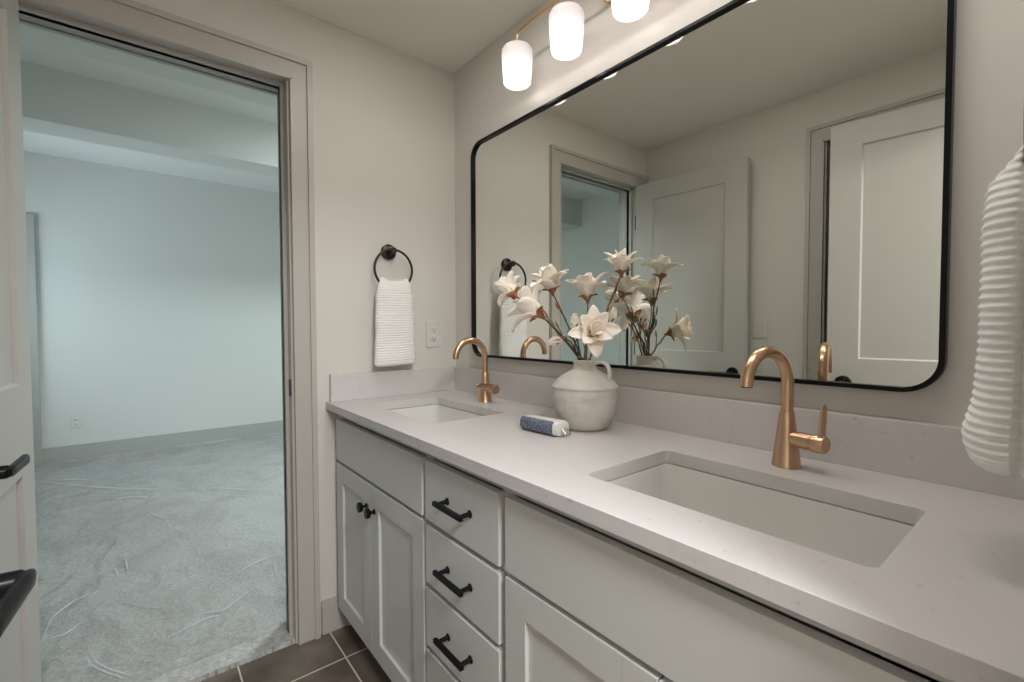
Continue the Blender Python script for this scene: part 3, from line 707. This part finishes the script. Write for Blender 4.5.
# ------------------------------------------------------------------ wrapped soap beside the vase
sp = thing('wrapped_soap', 'small blue speckled bundle with a white paper end, lying before the vase', 'wrapped soap', (.885, -.285, ZC))
ang = math.radians(4)
def soap_sec(xl, sy, sz, n_=24, p_=.62):
    out = []
    for k in range(n_):
        a = 2 * math.pi * k / n_; cy_ = math.copysign(abs(math.cos(a)) ** p_, math.cos(a)) * sy; cz_ = math.copysign(abs(math.sin(a)) ** p_, math.sin(a)) * sz
        out.append((xl, cy_, cz_ + .0205))
    return out
def soap_part(nm, secs, m):
    bm = NB(); loft(bm, [soap_sec(*s) for s in secs])
    bm.transform(Matrix.Translation((.884, -.283, ZC)) @ Matrix.Diagonal((1.1, 1.1, .95, 1)) @ Matrix.Rotation(ang, 4, 'Z'))
    return part(nm, bm, m, sp)
soap_part('paper_wrap', [(-.061, .017, .012), (-.059, .022, .017), (-.052, .0245, .0195), (.040, .025, .0202), (.055, .0245, .020), (.0615, .021, .018), (.064, .014, .012)], 'soap_white')
bm = NB()
# printed blue sleeve on the front and the top edge: a shell slightly proud of the wrap
secs = []
for xl in (-.057, -.052, -.02, .01, .047, .052):
    sec = []
    e_ = 0 if -.056 < xl < .051 else -.002
    for k in range(13):
        a = math.radians(118 + (262 - 118) * k / 12)
        c_, s_ = math.cos(a), math.sin(a)
        sec.append((xl, math.copysign(abs(c_) ** .62, c_) * (.0257 + e_), math.copysign(abs(s_) ** .62, s_) * (.0206 + e_) + .0207))
    secs.append(sec)
loft(bm, secs, False, False, closed=False)
bm.transform(Matrix.Translation((.884, -.283, ZC)) @ Matrix.Diagonal((1.1, 1.1, .95, 1)) @ Matrix.Rotation(ang + math.pi * 0, 4, 'Z'))
# front is -y: the shell spans the -x..; rotate section so it faces -y
o = part('printed_sleeve', bm, 'soap_blue', sp)
cello = clear('cellophane', .25, .1)
for s in (-1, 1):
    bm = NB(); x_ = .064 if s > 0 else -.061; rings = []
    for k in range(4):
        u = k / 3; rings.append([(x_ + s * .012 * u, math.cos(a) * (.014 - .003 * u + .002 * math.sin(3 * a)), math.sin(a) * (.010 - .006 * u) + .014 - .006 * u) for a in [2 * math.pi * q / 14 for q in range(14)]])
    loft(bm, rings, False, False)
    bm.transform(Matrix.Translation((.884, -.283, ZC)) @ Matrix.Diagonal((1.1, 1.1, .95, 1)) @ Matrix.Rotation(ang, 4, 'Z'))
    part('clear_wrapper_end', bm, cello, sp)

# ------------------------------------------------------------------ plastic film on the carpet
def film(name, x0, x1, y0, y1, seed, lab):
    bm = NB(); nx, ny = 420, 340; g = []
    for i in range(nx + 1):
        row = []
        for j in range(ny + 1):
            x = x0 + (x1 - x0) * i / nx; y = y0 + (y1 - y0) * j / ny
            q = Vector((x * 3.2 + y * .8, y * 3.2, seed))
            r1 = 1 - abs(noise.noise(q)) * 2.2; r2_ = 1 - abs(noise.noise(Vector((x * 7 - y * 5, y * 4 + x * 2, seed + 9)))) * 2.4
            z = .023 + .007 * max(0, r1) ** 5 + .005 * max(0, r2_) ** 6 + .0035 * noise.noise(Vector((x * 11, y * 9, seed + 3))) + .004 * max(0, 1 - abs(noise.noise(Vector((x * 14 + y * 6, y * 5, seed + 20)))) * 5) ** 2 * max(0, noise.noise(Vector((x * 2.5, y * 2.5, 40)))+ .15) + .0022 * noise.noise(Vector((x * 25, y * 25, seed)))
            ed = min(i, nx - i, j, ny - j) / 4
            if ed < 1: z = .0185 + (z - .0185) * ed
            row.append(bm.verts.new((x + .01 * noise.noise(Vector((y * 4, 0, seed))), y + .01 * noise.noise(Vector((x * 4, 5, seed))), max(z, .0172))))
        g.append(row)
    for i in range(nx):
        for j in range(ny): bm.faces.new((g[i][j], g[i][j + 1], g[i + 1][j + 1], g[i + 1][j]))
    return tag(finish(name, bm, 'film'), lab, 'plastic film')
fm = film('plastic_film', -3.6, -.10, -1.99, .9, 2.0, 'clear wrinkled protective film spread over the bedroom carpet')

# doubled folds and creases standing up in the film
M['fold'] = M['film'].copy(); M['fold'].name = 'folded_film'
for x_ in M['fold'].node_tree.nodes:
    if x_.type == 'MIX_SHADER' and not x_.inputs[0].is_linked: x_.inputs[0].default_value = .38
folds = [[(-2.979, -1.586), (-2.911, -1.486), (-2.782, -1.382)], [(-2.215, -1.253), (-2.188, -1.163), (-2.09, -1.072)],
         [(-2.108, -.794), (-1.916, -.607), (-1.652, -.377)], [(-3.027, -1.697), (-2.559, -1.344), (-2.216, -.988)],
         [(-.366, -1.277), (-.27, -1.253), (-.194, -1.212), (-.13, -1.167)], [(-.37, -1.267), (-.275, -1.24), (-.201, -1.2), (-.134, -1.152)],
         [(-.536, -1.407), (-.711, -1.4), (-.83, -1.338), (-.847, -1.262)], [(-.556, -1.39), (-.553, -1.344), (-.625, -1.294)],
         [(-.631, -.789), (-.688, -.719), (-.726, -.614)], [(-.672, -.625), (-.50, -.648), (-.461, -.634)],
         [(-1.785, -1.077), (-1.579, -.999)], [(-1.129, -1.184), (-.989, -1.173)], [(-1.07, -1.223), (-.945, -1.207)],
         [(-.388, -.944), (-.355, -.863), (-.451, -.759)], [(-.286, -1.058), (-.343, -.948), (-.33, -.883)]]
for q, f in enumerate(folds):
    P = [Vector((x, y, .026)) for x, y in f]; pts = []
    for a_, b_ in zip(P, P[1:]):
        for k in range(10):
            u = k / 10; pts.append(a_.lerp(b_, u))
    pts.append(P[-1])
    for _ in range(4): pts = [pts[0]] + [(pts[i - 1] + pts[i] * 2 + pts[i + 1]) / 4 for i in range(1, len(pts) - 1)] + [pts[-1]]
    pts = [p + Vector((.006 * noise.noise(p * 9), .006 * noise.noise(p * 9 + Vector((5, 5, 5))), .002 * noise.noise(p * 30))) for p in pts]
    far = min(1., .45 + abs(P[0].x) * .25)
    bm = NB(); tube(bm, pts, [.0001 + .0042 * far * math.sin(math.pi * i / (len(pts) - 1)) ** .5 for i in range(len(pts))], 8)
    o = finish('fold', bm, 'fold'); o.parent = fm

for o in list(bpy.data.objects):
    if o.type == 'MESH' and not o.data.users: bpy.data.objects.remove(o)
